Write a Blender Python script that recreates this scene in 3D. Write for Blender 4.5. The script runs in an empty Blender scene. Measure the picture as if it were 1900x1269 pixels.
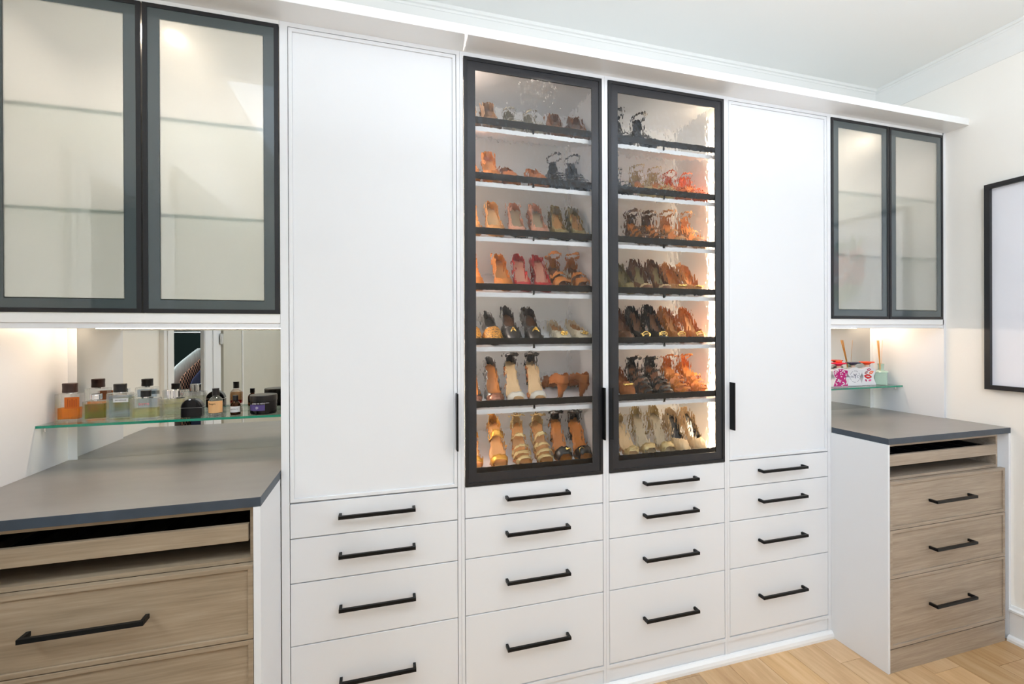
import bpy, bmesh, math, random
from mathutils import Vector, Matrix
random.seed(7)
SC = bpy.context.scene
COL = SC.collection
PI = math.pi

# ------------------------------------------------------------ camera
FPX, YAW, PIT, ROL, CYP, DCAM, HCAM = 835.26, 0.2779, -0.0017, -0.0040, 621.36, 1.7023, 1.496
cd = bpy.data.cameras.new('camera'); cam = bpy.data.objects.new('camera', cd); COL.objects.link(cam)
fw = Vector((math.sin(YAW), math.cos(YAW), 0)); rt = Vector((math.cos(YAW), -math.sin(YAW), 0)); up = Vector((0, 0, 1))
fw2 = fw*math.cos(PIT) + up*math.sin(PIT); up2 = -fw*math.sin(PIT) + up*math.cos(PIT)
rt3 = rt*math.cos(ROL) + up2*math.sin(ROL); up3 = -rt*math.sin(ROL) + up2*math.cos(ROL)
M = Matrix.Identity(4)
for i in range(3):
    M[i][0] = rt3[i]; M[i][1] = up3[i]; M[i][2] = -fw2[i]
M.translation = Vector((0, -DCAM, HCAM))
cam.matrix_world = M
cd.sensor_width = 36; cd.lens = 36*FPX/1900; cd.shift_y = -(634.5-CYP)/1900
cd.clip_start = .02
SC.camera = cam
SC.view_settings.view_transform = 'Standard'; SC.view_settings.look = 'None'
SC.view_settings.exposure = 0.0; SC.view_settings.gamma = 1; SC.view_settings.use_curve_mapping = False
cy = SC.cycles
cy.use_denoising = True; cy.max_bounces = 14; cy.transmission_bounces = 12; cy.diffuse_bounces = 6
cy.glossy_bounces = 6; cy.transparent_max_bounces = 16; cy.sample_clamp_indirect = 4
cy.caustics_refractive = True; cy.caustics_reflective = False; cy.blur_glossy = .5

# ------------------------------------------------------------ world and lights
w = bpy.data.worlds.new('room air'); SC.world = w; w.use_nodes = True
w.node_tree.nodes['Background'].inputs[0].default_value = (.8, .88, 1, 1)
w.node_tree.nodes['Background'].inputs[1].default_value = .6

def area(name, loc, target, sx, sy, power, col, spread=180):
    l = bpy.data.lights.new(name, 'AREA'); l.shape = 'RECTANGLE'; l.size = sx; l.size_y = sy; l.energy = power; l.color = col
    l.spread = math.radians(spread)
    o = bpy.data.objects.new(name, l); COL.objects.link(o); o.location = loc
    o.rotation_euler = (Vector(target)-Vector(loc)).to_track_quat('-Z', 'Y').to_euler()
    return o
LC = (.575, .785, 1.075); LU = (.755, .83, .935)
area('ceiling_fill', (-.1, -2.0, 2.94), (-.1, -2.0, 0), 1.5, 1.6, 9, LC)  # added soft fill below the ceiling, no fitting built here
area('ceiling_fill', (2.1, -1.9, 2.94), (2.1, -1.9, 0), 1.2, 1.6, 8.5, LC)  # second added ceiling fill, over the right half of the room
area('rear_fill', (-.2, -3.15, 1.9), (2.93, -.6, 1.4), 1.2, 1.6, 12, (.70, .85, 1.06), 95)  # added fill from behind the camera, aimed at the right wall; no doorway
area('right_fill', (2.90, -1.42, 1.9), (1.3, 0, 1.9), .55, 1.6, 1.6, LC)  # added fill beside the right wall, which has no window
area('upward_fill', (.9, -1.75, 2.15), (.9, -1.7501, 4), 2.8, 1.2, 63, LU)  # unseen upward fill, added to brighten the ceiling
area('closet_fill', (-1.75, -1.2, 2.4), (-1.7, -1.5, 1.2), .5, .5, 26, (.9, .97, 1))  # added fill so the hanging clothes show in the mirror

# ------------------------------------------------------------ helpers
def S(r, g, b):
    f = lambda c: (c/255/12.92) if c/255 <= .04045 else ((c/255+.055)/1.055)**2.4
    return (f(r), f(g), f(b), 1)

def mat(name, col, rough=.5, metal=0, var=.03, vs=12, bump=0, bs=150, coat=0, cr=.03, trans=0, ior=1.45, emis=None, es=0, spec=None, stretch=None):
    m = bpy.data.materials.new(name); m.use_nodes = True; nt = m.node_tree; N = nt.nodes; L = nt.links
    p = N['Principled BSDF']
    tc = N.new('ShaderNodeTexCoord'); mp = N.new('ShaderNodeMapping'); L.new(tc.outputs['Object'], mp.inputs[0])
    if stretch: mp.inputs['Scale'].default_value = stretch
    n = N.new('ShaderNodeTexNoise'); n.inputs['Scale'].default_value = vs; n.inputs['Detail'].default_value = 4
    L.new(mp.outputs[0], n.inputs['Vector'])
    r = N.new('ShaderNodeMapRange'); r.inputs['To Min'].default_value = 1-var; r.inputs['To Max'].default_value = 1+var
    L.new(n.outputs['Fac'], r.inputs[0])
    mx = N.new('ShaderNodeVectorMath'); mx.operation = 'SCALE'; mx.inputs[0].default_value = col[:3]
    L.new(r.outputs[0], mx.inputs['Scale']); L.new(mx.outputs[0], p.inputs['Base Color'])
    p.inputs['Roughness'].default_value = rough; p.inputs['Metallic'].default_value = metal
    p.inputs['Coat Weight'].default_value = coat; p.inputs['Coat Roughness'].default_value = cr
    p.inputs['Transmission Weight'].default_value = trans; p.inputs['IOR'].default_value = ior
    if spec is not None: p.inputs['Specular IOR Level'].default_value = spec
    if emis: p.inputs['Emission Color'].default_value = emis; p.inputs['Emission Strength'].default_value = es
    if bump:
        b = N.new('ShaderNodeBump'); b.inputs['Strength'].default_value = bump; b.inputs['Distance'].default_value = .002
        n2 = N.new('ShaderNodeTexNoise'); n2.inputs['Scale'].default_value = bs; n2.inputs['Detail'].default_value = 3
        L.new(mp.outputs[0], n2.inputs['Vector']); L.new(n2.outputs['Fac'], b.inputs['Height']); L.new(b.outputs[0], p.inputs['Normal'])
    return m

def wood(name, dark, mid, light, scale, rough=.45, tone=0.0, contrast=1.0):
    m = bpy.data.materials.new(name); m.use_nodes = True; nt = m.node_tree; N = nt.nodes; L = nt.links
    p = N['Principled BSDF']; p.inputs['Roughness'].default_value = rough
    tc = N.new('ShaderNodeTexCoord'); oi = N.new('ShaderNodeObjectInfo')
    off = N.new('ShaderNodeVectorMath'); off.operation = 'SCALE'; off.inputs[0].default_value = (7.3, 5.1, 9.7); L.new(oi.outputs['Random'], off.inputs['Scale'])
    ad = N.new('ShaderNodeVectorMath'); L.new(tc.outputs['Object'], ad.inputs[0]); L.new(off.outputs[0], ad.inputs[1])
    m1 = N.new('ShaderNodeMapping'); m1.inputs['Scale'].default_value = scale; L.new(ad.outputs[0], m1.inputs[0])
    n1 = N.new('ShaderNodeTexNoise'); n1.inputs['Scale'].default_value = 1; n1.inputs['Detail'].default_value = 7; n1.inputs['Roughness'].default_value = .62; n1.inputs['Distortion'].default_value = .5
    L.new(m1.outputs[0], n1.inputs['Vector'])
    m2 = N.new('ShaderNodeMapping'); m2.inputs['Scale'].default_value = tuple(s*(5 if s > 5 else 6) for s in scale); L.new(ad.outputs[0], m2.inputs[0])
    n2 = N.new('ShaderNodeTexNoise'); n2.inputs['Scale'].default_value = 1; n2.inputs['Detail'].default_value = 3; L.new(m2.outputs[0], n2.inputs['Vector'])
    mixf = N.new('ShaderNodeMix'); mixf.inputs[0].default_value = .38; L.new(n1.outputs['Fac'], mixf.inputs[2]); L.new(n2.outputs['Fac'], mixf.inputs[3])
    rp = N.new('ShaderNodeValToRGB'); e = rp.color_ramp.elements
    e[0].position = .5-.17/contrast; e[0].color = dark; e[1].position = .5+.17/contrast; e[1].color = light; x = e.new(.5); x.color = mid
    L.new(mixf.outputs[0], rp.inputs[0])
    hs = N.new('ShaderNodeHueSaturation'); mr = N.new('ShaderNodeMapRange'); mr.inputs['To Min'].default_value = 1-tone; mr.inputs['To Max'].default_value = 1+tone*.6
    L.new(oi.outputs['Random'], mr.inputs[0]); L.new(mr.outputs[0], hs.inputs['Value']); m3_ = N.new('ShaderNodeMath'); m3_.operation = 'FRACT'; m4_ = N.new('ShaderNodeMath'); m4_.operation = 'MULTIPLY'; m4_.inputs[1].default_value = 13.7; L.new(oi.outputs['Random'], m4_.inputs[0]); L.new(m4_.outputs[0], m3_.inputs[0]); sr = N.new('ShaderNodeMapRange'); sr.inputs['To Min'].default_value = 1-tone*.4; sr.inputs['To Max'].default_value = 1+tone*.3; L.new(m3_.outputs[0], sr.inputs[0]); L.new(sr.outputs[0], hs.inputs['Saturation']); L.new(rp.outputs[0], hs.inputs['Color'])
    L.new(hs.outputs[0], p.inputs['Base Color'])
    b = N.new('ShaderNodeBump'); b.inputs['Strength'].default_value = .15; b.inputs['Distance'].default_value = .001; L.new(n2.outputs['Fac'], b.inputs['Height']); L.new(b.outputs[0], p.inputs['Normal'])
    return m

def thin_glass(name, tint, refl=1.0, rough=0.0, refract=0.0, ior=1.45):
    m = bpy.data.materials.new(name); m.use_nodes = True; nt = m.node_tree; N = nt.nodes; L = nt.links
    N.remove(N['Principled BSDF']); out = N['Material Output']
    t = N.new('ShaderNodeBsdfTransparent'); t.inputs[0].default_value = tint
    g = N.new('ShaderNodeBsdfGlossy'); g.inputs['Roughness'].default_value = rough
    lw = N.new('ShaderNodeLayerWeight'); lw.inputs['Blend'].default_value = .5
    pw = N.new('ShaderNodeMath'); pw.operation = 'POWER'; pw.inputs[1].default_value = 4.5; L.new(lw.outputs['Facing'], pw.inputs[0])
    fr = N.new('ShaderNodeMath'); fr.operation = 'MULTIPLY_ADD'; fr.inputs[1].default_value = .85; fr.inputs[2].default_value = .035; L.new(pw.outputs[0], fr.inputs[0])
    n = N.new('ShaderNodeTexNoise'); n.inputs['Scale'].default_value = 25; bp = N.new('ShaderNodeBump'); bp.inputs['Strength'].default_value = .02; bp.inputs['Distance'].default_value = .001
    L.new(n.outputs['Fac'], bp.inputs['Height']); L.new(bp.outputs[0], g.inputs['Normal'])
    ml = N.new('ShaderNodeMath'); ml.operation = 'MULTIPLY'; ml.inputs[1].default_value = refl; L.new(fr.outputs[0], ml.inputs[0])
    mx = N.new('ShaderNodeMixShader'); L.new(ml.outputs[0], mx.inputs[0]); L.new(t.outputs[0], mx.inputs[1]); L.new(g.outputs[0], mx.inputs[2])
    last = mx
    if refract:
        gl = N.new('ShaderNodeBsdfGlass'); gl.inputs['Color'].default_value = tint; gl.inputs['IOR'].default_value = ior
        m2 = N.new('ShaderNodeMixShader'); m2.inputs[0].default_value = refract; L.new(mx.outputs[0], m2.inputs[1]); L.new(gl.outputs[0], m2.inputs[2]); last = m2
    L.new(last.outputs[0], out.inputs[0])
    return m

def textured_glass(name):
    m = bpy.data.materials.new(name); m.use_nodes = True; nt = m.node_tree; N = nt.nodes; L = nt.links
    N.remove(N['Principled BSDF']); out = N['Material Output']
    rf = N.new('ShaderNodeBsdfRefraction'); rf.inputs['Color'].default_value = (.985, .985, .98, 1); rf.inputs['Roughness'].default_value = 0; rf.inputs['IOR'].default_value = 1.5
    gl = N.new('ShaderNodeBsdfGlossy'); gl.inputs['Roughness'].default_value = .03
    mx = N.new('ShaderNodeMixShader'); mx.inputs[0].default_value = .016; L.new(rf.outputs[0], mx.inputs[1]); L.new(gl.outputs[0], mx.inputs[2]); L.new(mx.outputs[0], out.inputs[0])
    tc = N.new('ShaderNodeTexCoord'); mp = N.new('ShaderNodeMapping'); mp.inputs['Scale'].default_value = (1, 1, .55); L.new(tc.outputs['Object'], mp.inputs[0])
    n = N.new('ShaderNodeTexNoise'); n.inputs['Scale'].default_value = 58; n.inputs['Detail'].default_value = 1.5; n.inputs['Roughness'].default_value = .4; L.new(mp.outputs[0], n.inputs['Vector'])
    v = N.new('ShaderNodeTexVoronoi'); v.feature = 'SMOOTH_F1'; v.inputs['Scale'].default_value = 75; L.new(mp.outputs[0], v.inputs['Vector'])
    a = N.new('ShaderNodeMath'); a.operation = 'MULTIPLY_ADD'; a.inputs[1].default_value = .35; L.new(v.outputs['Distance'], a.inputs[0]); L.new(n.outputs['Fac'], a.inputs[2])
    b = N.new('ShaderNodeBump'); b.inputs['Strength'].default_value = 1; b.inputs['Distance'].default_value = .0024; L.new(a.outputs[0], b.inputs['Height']); L.new(b.outputs[0], rf.inputs['Normal']); L.new(b.outputs[0], gl.inputs['Normal'])
    return m

class B:
    def __init__(s): s.bm = bmesh.new()
    def box(s, x0, x1, y0, y1, z0, z1, mi=0):
        vs = [s.bm.verts.new(v) for v in ((x0,y0,z0),(x1,y0,z0),(x1,y1,z0),(x0,y1,z0),(x0,y0,z1),(x1,y0,z1),(x1,y1,z1),(x0,y1,z1))]
        for f in ((3,2,1,0),(4,5,6,7),(0,1,5,4),(1,2,6,5),(2,3,7,6),(3,0,4,7)):
            s.bm.faces.new([vs[i] for i in f]).material_index = mi
        return s
    def ring(s, x0, x1, z0, z1, w, y0, y1, mi=0):      # mitred rectangular frame in the XZ plane
        o = [(x0,z0),(x1,z0),(x1,z1),(x0,z1)]; i = [(x0+w,z0+w),(x1-w,z0+w),(x1-w,z1-w),(x0+w,z1-w)]
        def vv(p, y): return [s.bm.verts.new((a, y, b)) for a, b in p]
        of, inf, ob_, ib = vv(o,y0), vv(i,y0), vv(o,y1), vv(i,y1)
        for k in range(4):
            j = (k+1) % 4
            for q in ((of[k],of[j],inf[j],inf[k]),(ob_[j],ob_[k],ib[k],ib[j]),(ob_[k],ob_[j],of[j],of[k]),(inf[k],inf[j],ib[j],ib[k])):
                s.bm.faces.new(q).material_index = mi
        return s
    def prism(s, pts, ax, a, b, mi=0):                 # polygon extruded along an axis
        def P(u, v, t): return {'x': (t,u,v), 'y': (u,t,v), 'z': (u,v,t)}[ax]
        A = [s.bm.verts.new(P(u,v,a)) for u, v in pts]; Bv = [s.bm.verts.new(P(u,v,b)) for u, v in pts]
        n = len(pts)
        s.bm.faces.new(A).material_index = mi; s.bm.faces.new(Bv[::-1]).material_index = mi
        for k in range(n): s.bm.faces.new((A[k],Bv[k],Bv[(k+1)%n],A[(k+1)%n])).material_index = mi
        return s
    def lathe(s, prof, n=24, c=(0,0,0), sx=1, sy=1, mi=0, rib=0):
        rings = []
        for r, z in prof:
            if r < 1e-6: rings.append([s.bm.verts.new((c[0],c[1],c[2]+z))])
            else: rings.append([s.bm.verts.new((c[0]+sx*(r-(rib if k%2 else 0))*math.cos(2*PI*k/n), c[1]+sy*(r-(rib if k%2 else 0))*math.sin(2*PI*k/n), c[2]+z)) for k in range(n)])
        for a, b in zip(rings, rings[1:]):
            for k in range(n):
                j = (k+1) % n
                if len(a) == 1 and len(b) == 1: continue
                if len(a) == 1: f = (a[0], b[j], b[k])
                elif len(b) == 1: f = (a[k], a[j], b[0])
                else: f = (a[k], a[j], b[j], b[k])
                s.bm.faces.new(f).material_index = mi
        if len(rings[0]) > 1: s.bm.faces.new(rings[0][::-1]).material_index = mi
        if len(rings[-1]) > 1: s.bm.faces.new(rings[-1]).material_index = mi
        return s
    def tube(s, pts, r, n=8, closed=False, fl=1.0, mi=0):
        pts = [Vector(p) for p in pts]; rings = []; N_ = len(pts)
        for i, p in enumerate(pts):
            if closed: d = pts[(i+1)%N_]-pts[i-1]
            else: d = pts[min(i+1,N_-1)]-pts[max(i-1,0)]
            d.normalize(); u = Vector((0,0,1)) if abs(d.z) < .9 else Vector((1,0,0))
            a = d.cross(u).normalized(); b = a.cross(d).normalized()
            rings.append([s.bm.verts.new(p + a*r*fl*math.cos(2*PI*k/n) + b*r*math.sin(2*PI*k/n)) for k in range(n)])
        rr = list(zip(rings, rings[1:])) + ([(rings[-1], rings[0])] if closed else [])
        for a, b in rr:
            for k in range(n): s.bm.faces.new((a[k],a[(k+1)%n],b[(k+1)%n],b[k])).material_index = mi
        if not closed: s.bm.faces.new(rings[0][::-1]).material_index = mi; s.bm.faces.new(rings[-1]).material_index = mi
        return s
    def grid(s, rows, mi=0):
        V = [[s.bm.verts.new(p) for p in r] for r in rows]
        for a, b in zip(V, V[1:]):
            for k in range(len(a)-1): s.bm.faces.new((a[k],a[k+1],b[k+1],b[k])).material_index = mi
        return s

def wloc(o):
    v = Vector((0,0,0))
    while o: v += o.location; o = o.parent
    return v

def ob(name, b, m, parent=None, bevel=0, smooth=False, solid=0, local=False, label=None, kind=None):
    bmesh.ops.recalc_face_normals(b.bm, faces=b.bm.faces)
    if parent is not None and not local: bmesh.ops.translate(b.bm, verts=b.bm.verts, vec=-wloc(parent))
    me = bpy.data.meshes.new(name); b.bm.to_mesh(me); b.bm.free()
    for x in (m if isinstance(m, (list, tuple)) else [m]): me.materials.append(x)
    if smooth:
        for f in me.polygons: f.use_smooth = True
    o = bpy.data.objects.new(name, me); COL.objects.link(o)
    if parent is not None: o.parent = parent
    if solid: md = o.modifiers.new('thickness', 'SOLIDIFY'); md.thickness = solid; md.offset = -1
    if bevel:
        md = o.modifiers.new('bevel', 'BEVEL'); md.width = bevel; md.segments = 2; md.limit_method = 'ANGLE'
    if label: o['label'] = label
    if kind: o['kind'] = kind
    return o

def tag(o, label, cat, group=None):
    o['label'] = label; o['category'] = cat
    if group: o['group'] = group
    return o
def thing(name, label, cat, loc=(0,0,0), rot=(0,0,0), group=None):
    o = bpy.data.objects.new(name, None); COL.objects.link(o); o.location = loc; o.rotation_euler = rot; o.empty_display_size = .05
    return tag(o, label, cat, group)
def struct(name, b, m, **k):
    o = ob(name, b, m, **k); o['kind'] = 'structure'; return o
def text(name, s, size, m, parent, loc, rot=(PI/2,0,0), ext=.0002, local=True, align='CENTER'):
    c = bpy.data.curves.new(name, 'FONT'); c.body = s; c.size = size; c.extrude = ext; c.align_x = align; c.align_y = 'CENTER'
    c.materials.append(m); tmp = bpy.data.objects.new('tmp', c); COL.objects.link(tmp)
    bpy.context.view_layer.update(); me = bpy.data.meshes.new_from_object(tmp.evaluated_get(bpy.context.evaluated_depsgraph_get())); me.name = name
    bpy.data.objects.remove(tmp); o = bpy.data.objects.new(name, me); COL.objects.link(o); o.parent = parent; o.rotation_euler = rot
    o.location = loc if local else Vector(loc)-wloc(parent)
    return o

# ------------------------------------------------------------ materials
M_white = mat('white lacquer', (.80,.81,.825,1), .38, var=.008, vs=3)
M_whitein = mat('white melamine interior', (.86,.86,.845,1), .5, var=.01)
M_trim = mat('white gloss trim', (.87,.87,.86,1), .3, var=.006)
M_wall = mat('warm off white wall paint', (.94,.905,.84,1), .7, var=.012, vs=4, bump=.15, bs=300)
M_backwall = mat('off white wall paint', (.85,.85,.82,1), .7, var=.01, vs=4)
M_ceil = mat('ceiling paint', (.89,.89,.86,1), .8, var=.008, vs=3)
M_black = mat('black powder coated metal', (.012,.012,.014,1), .42, var=.1, bump=.05)
M_handle = mat('matte black bar', (.006,.006,.006,1), .4, var=.1, spec=.25)
M_border = mat('grey back painted glass', S(68,78,80), .3, var=.02, coat=1, cr=.02)
M_border2 = mat('charcoal back painted glass', S(44,44,47), .4, var=.10, vs=60, coat=.3, cr=.12, spec=.3, bump=.3, bs=120)
M_frost = mat('frosted glass', (.985,.985,.965,1), .33, var=.002, trans=1, ior=1.45, coat=1, cr=.0)
M_frost.node_tree.nodes['Principled BSDF'].inputs['Coat IOR'].default_value = 1.9
M_rain = textured_glass('textured clear glass')
M_stone = mat('dark grey stone laminate', (.225,.212,.198,1), .30, var=.14, vs=7, stretch=(1,3,1), bump=.03, bs=40, spec=.7)
M_stedge = mat('dark laminate edge with reflected room tint', (.045,.060,.080,1), .42, var=.3, vs=22)  # bluish room reflection on the edge is put into the base colour
M_wood = wood('greige oak laminate', S(134,117,95), S(158,140,117), S(178,161,138), (1.3, 34, 34), .48, contrast=.85)
M_woodR = wood('greige oak laminate pale', S(136,120,103), S(163,147,129), S(184,169,151), (1.3, 34, 34), .48, contrast=.85)
M_floor = wood('honey oak plank', S(182,140,94), S(206,167,120), S(224,190,147), (11, 1.1, 11), .33, tone=.24, contrast=.8)
M_gap = mat('floor underlay', S(110,75,45), .8)
M_mirror = mat('mirror silver', (.76,.775,.745,1), 0.0, metal=1, var=0)
M_shelfglass = thin_glass('clear shelf glass', (.90,.965,.94,1), 1.0)
M_edge = mat('green polished glass edge', S(10,135,108), .12, var=.35, vs=9, stretch=(1,1,1), coat=.6)
M_shelfglass2 = thin_glass('pale green shelf glass', (.965,.985,.975,1), .5)
M_edge2 = mat('pale green glass edge', S(120,150,135), .3, var=.1)
M_led = mat('warm light strip', (1,1,1,1), .5, emis=(1,.78,.55,1), es=185)
M_led3 = mat('soft warm light strip', (1,1,1,1), .5, emis=(1,.86,.74,1), es=600)
M_led2 = mat('warm shelf light strip', (1,1,1,1), .5, emis=(1,.78,.58,1), es=58)
M_puck = mat('warm puck light', (1,1,1,1), .5, emis=(1,.84,.66,1), es=720)
M_puck2 = mat('dimmer puck light', (1,1,1,1), .5, emis=(1,.84,.66,1), es=430)
M_alu = mat('satin aluminium', (.6,.6,.6,1), .35, metal=1)
M_chrome = mat('polished chrome', (.8,.8,.82,1), .08, metal=1)
M_gold = mat('gold metal', (.83,.58,.18,1), .22, metal=1)
M_velvet = mat('black tray lining', (.012,.012,.013,1), .25, var=.4)
M_fence = mat('dark bronze rail', (.016,.013,.011,1), .6, var=.2, spec=.15)
M_paper = mat('white art paper', (.93,.93,.96,1), .6, var=.01)
M_felt = mat('dark green closet wall', S(40,56,54), .9, var=.25, vs=4)

# ------------------------------------------------------------ dimensions
XL, XR, YB, YF, ZC = -1.150, 2.934, .376, -3.25, 2.977
X0, P, WD = -.3143, .6096, .5837
ZT, ZB, ZF = 2.5586, .9145, 2.574
COLX = [X0+i*P for i in range(4)]

# ------------------------------------------------------------ room shell
fl = B(); fl.box(XL-.05, XR+.05, YF-.05, YB+.05, -.06, -.012)
floor = struct('floor', fl, M_gap)
px = XL; rnd = random.Random(3); pw = .165
while px < XR:
    y = YB - rnd.random()*.9
    x1 = min(px+pw, XR)
    ys = [YB]
    yy = YB-.35-rnd.random()*.9
    while yy > YF: ys.append(yy); yy -= .75+rnd.random()*1.0
    ys.append(YF)
    for a, b_ in zip(ys, ys[1:]):
        if a-b_ < .05: continue
        q = B(); q.box(px+.0008, x1-.0008, b_+.0008, a-.0008, -.0118, 0)
        c = Vector(((px+x1)/2, (a+b_)/2, 0))
        bmesh.ops.translate(q.bm, verts=q.bm.verts, vec=-c)
        o = ob('plank', q, M_floor, floor, local=True); o.location = c
    px += pw
b = B(); b.box(XL-.1, XR+.1, YF-.1, YB+.1, ZC, ZC+.06); struct('ceiling', b, M_ceil)
b = B(); b.box(XL-.1, XR+.1, YB, YB+.08, 0, ZC); struct('wall_back', b, M_backwall)
b = B(); b.box(XR, XR+.08, YF, YB, 0, ZC); struct('wall_right', b, M_wall)
b = B(); b.box(XL-.1, XR+.1, YF-.08, YF, 0, ZC); struct('wall_front', b, M_wall)
b = B()                                             # left wall with the closet doorway
b.box(XL-.08, XL, -.50, YB, 0, ZC).box(XL-.08, XL, YF, -1.20, 0, ZC).box(XL-.08, XL, -1.20, -.50, 2.15, ZC)
struct('wall_left', b, M_wall)
# closet beyond the doorway
b = B(); b.box(-2.35, -2.30, -3.2, .2, 0, 2.6).box(-2.30, XL-.08, .15, .2, 0, 2.6).box(-2.30, XL-.08, -3.2, -3.15, 0, 2.6).box(-2.3, XL-.08, -3.15, .15, 2.5, 2.55).box(-2.3, XL-.08, -3.15, .15, -.06, 0)
struct('wall_closet', b, M_felt)
# crown moulding
prof = [(0,2.834),(.005,2.834),(.007,2.842),(.012,2.860),(.024,2.915),(.040,2.951),(.043,2.952),(.045,2.961),(.0535,2.963),(.056,2.977),(0,2.977)]
b = B(); b.prism([(YB-u, v) for u, v in prof], 'x', XL, XR); struct('trim_1', b, M_backwall)
b = B(); b.prism([(XR-u*.8, v) for u, v in prof], 'y', YF, YB); struct('trim_2', b, M_backwall)
b = B(); b.prism([(YF+u, v) for u, v in prof], 'x', XL, XR); struct('trim_3', b, M_backwall)
b = B(); b.prism([(XL+u, v) for u, v in prof], 'y', YF, YB); struct('trim_4', b, M_backwall)
# baseboard on the right wall
b = B(); b.prism([(XR,0),(XR-.016,0),(XR-.016,.138),(XR-.022,.142),(XR-.022,.152),(XR-.012,.158),(XR-.008,.17),(XR,.17)], 'y', YF, -.2620); struct('baseboard_right', b, M_trim, bevel=.001)
b = B(); b.prism([(XR-.016,0),(XR-.034,0),(XR-.034,.012),(XR-.029,.022),(XR-.016,.028)], 'y', YF, -.2620); struct('baseboard_right_shoe', b, M_trim, smooth=False)
b = B(); b.prism([(XL,0),(XL+.016,0),(XL+.016,.15),(XL,.17)], 'y', YF, -1.32); struct('baseboard_left', b, M_trim)
b = B(); b.prism([(YF,0),(YF+.016,0),(YF+.016,.15),(YF,.17)], 'x', XL, XR); struct('baseboard_front', b, M_trim)
# ledge (cornice board) above the cabinets
b = B(); b.box(XL+.001, XR-.001, -.102, .05, ZF, 2.608); struct('trim_5', b, M_trim, bevel=.0008)
# shoe moulding under the white cabinets
b = B(); b.prism([(.002,0),(-.019,0),(-.019,.012),(-.015,.024),(-.006,.032),(.002,.034)], 'x', -.3395, 2.1155); struct('trim_6', b, M_trim)
# doorway casing with grooves, hinge, and the sliding panel edge seen in the mirror
b = B(); b.box(XL, XL+.02, -.505, -.39, 0, 2.2)
b.box(XL+.02, XL+.024, -.498, -.425, 0, 2.2)
struct('trim_7', b, M_trim)
b = B(); b.box(XL, XL+.02, -1.25, -.945, 0, 2.2)
b.box(XL+.02, XL+.024, -1.06, -.955, 0, 2.2).box(XL+.02, XL+.026, -1.245, -1.10, 0, 2.2)
struct('trim_8', b, M_white)
b = B(); b.box(XL, XL+.02, -.945, -.505, 2.15, 2.25); struct('trim_9', b, M_white)
b = B(); b.box(XL, XL+.035, -3.2, -1.735, .02, 2.45).box(XL, XL+.035, -1.70, -1.27, .02, 2.45); struct('door_1', b, mat('greyed door paint', S(196,193,180), .5))
b = B(); b.box(XL, XL+.040, -1.728, -1.707, .02, 2.45); struct('trim_10', b, M_trim)
t = thing('door_hinge', 'small steel hinge on the grooved doorway casing seen in the mirror', 'hinge', (XL+.03, -1.235, 1.47))
b = B(); b.lathe([(.009,-.04),(.009,.04)], 12); ob('knuckle', b, M_alu, t, local=True)
b = B(); b.box(0.002, .006, -.03, .03, -.035, .035); ob('leaf', b, M_alu, t, local=True, bevel=.001)

# recessed ceiling lights
for i, (x, y, lab) in enumerate([(.91,-.83,'round recessed downlight in the ceiling before the shoe cabinets'), (2.45,-2.23,'round recessed downlight near the right wall'), (-.5,-2.23,'round recessed downlight near the closet doorway')]):
    t = thing('recessed_light', lab, 'light', (x, y, ZC))
    b = B(); b.lathe([(.062,0),(.062,-.006),(.050,-.008),(.050,0)], 32); ob('trim_ring', b, M_trim, t, local=True, smooth=False)
    b = B(); b.lathe([(.049,-.001),(.049,-.004)], 32); ob('lens', b, mat('downlight lens', (1,1,1,1), .5, emis=(1,.9,.78,1), es=40), t, local=True)

# ------------------------------------------------------------ tall cabinets
def handle_h(parent, xc, zc, yf, ln=.264, off=.034):
    b = B(); x0, x1 = xc-ln/2, xc+ln/2
    b.box(x0, x1, yf-off, yf-off+.010, zc-.006, zc+.006)
    for a in (x0, x1-.010): b.box(a, a+.010, yf-off+.010, yf, zc-.006, zc+.006)
    return ob('handle', b, M_handle, parent, bevel=.0007)

def slab(parent, name, x0, x1, z0, z1, yf, m, frame=0, th=.018):
    b = B()
    if frame:
        b.ring(x0, x1, z0, z1, frame, yf, yf+th)
        b.box(x0+frame, x1-frame, yf+.0055, yf+th-.001, z0+frame, z1-frame)
        return ob(name, b, m, parent, bevel=.0012)
    b.box(x0, x1, yf, yf+th, z0, z1)
    return ob(name, b, m, parent, bevel=.0012)

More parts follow.
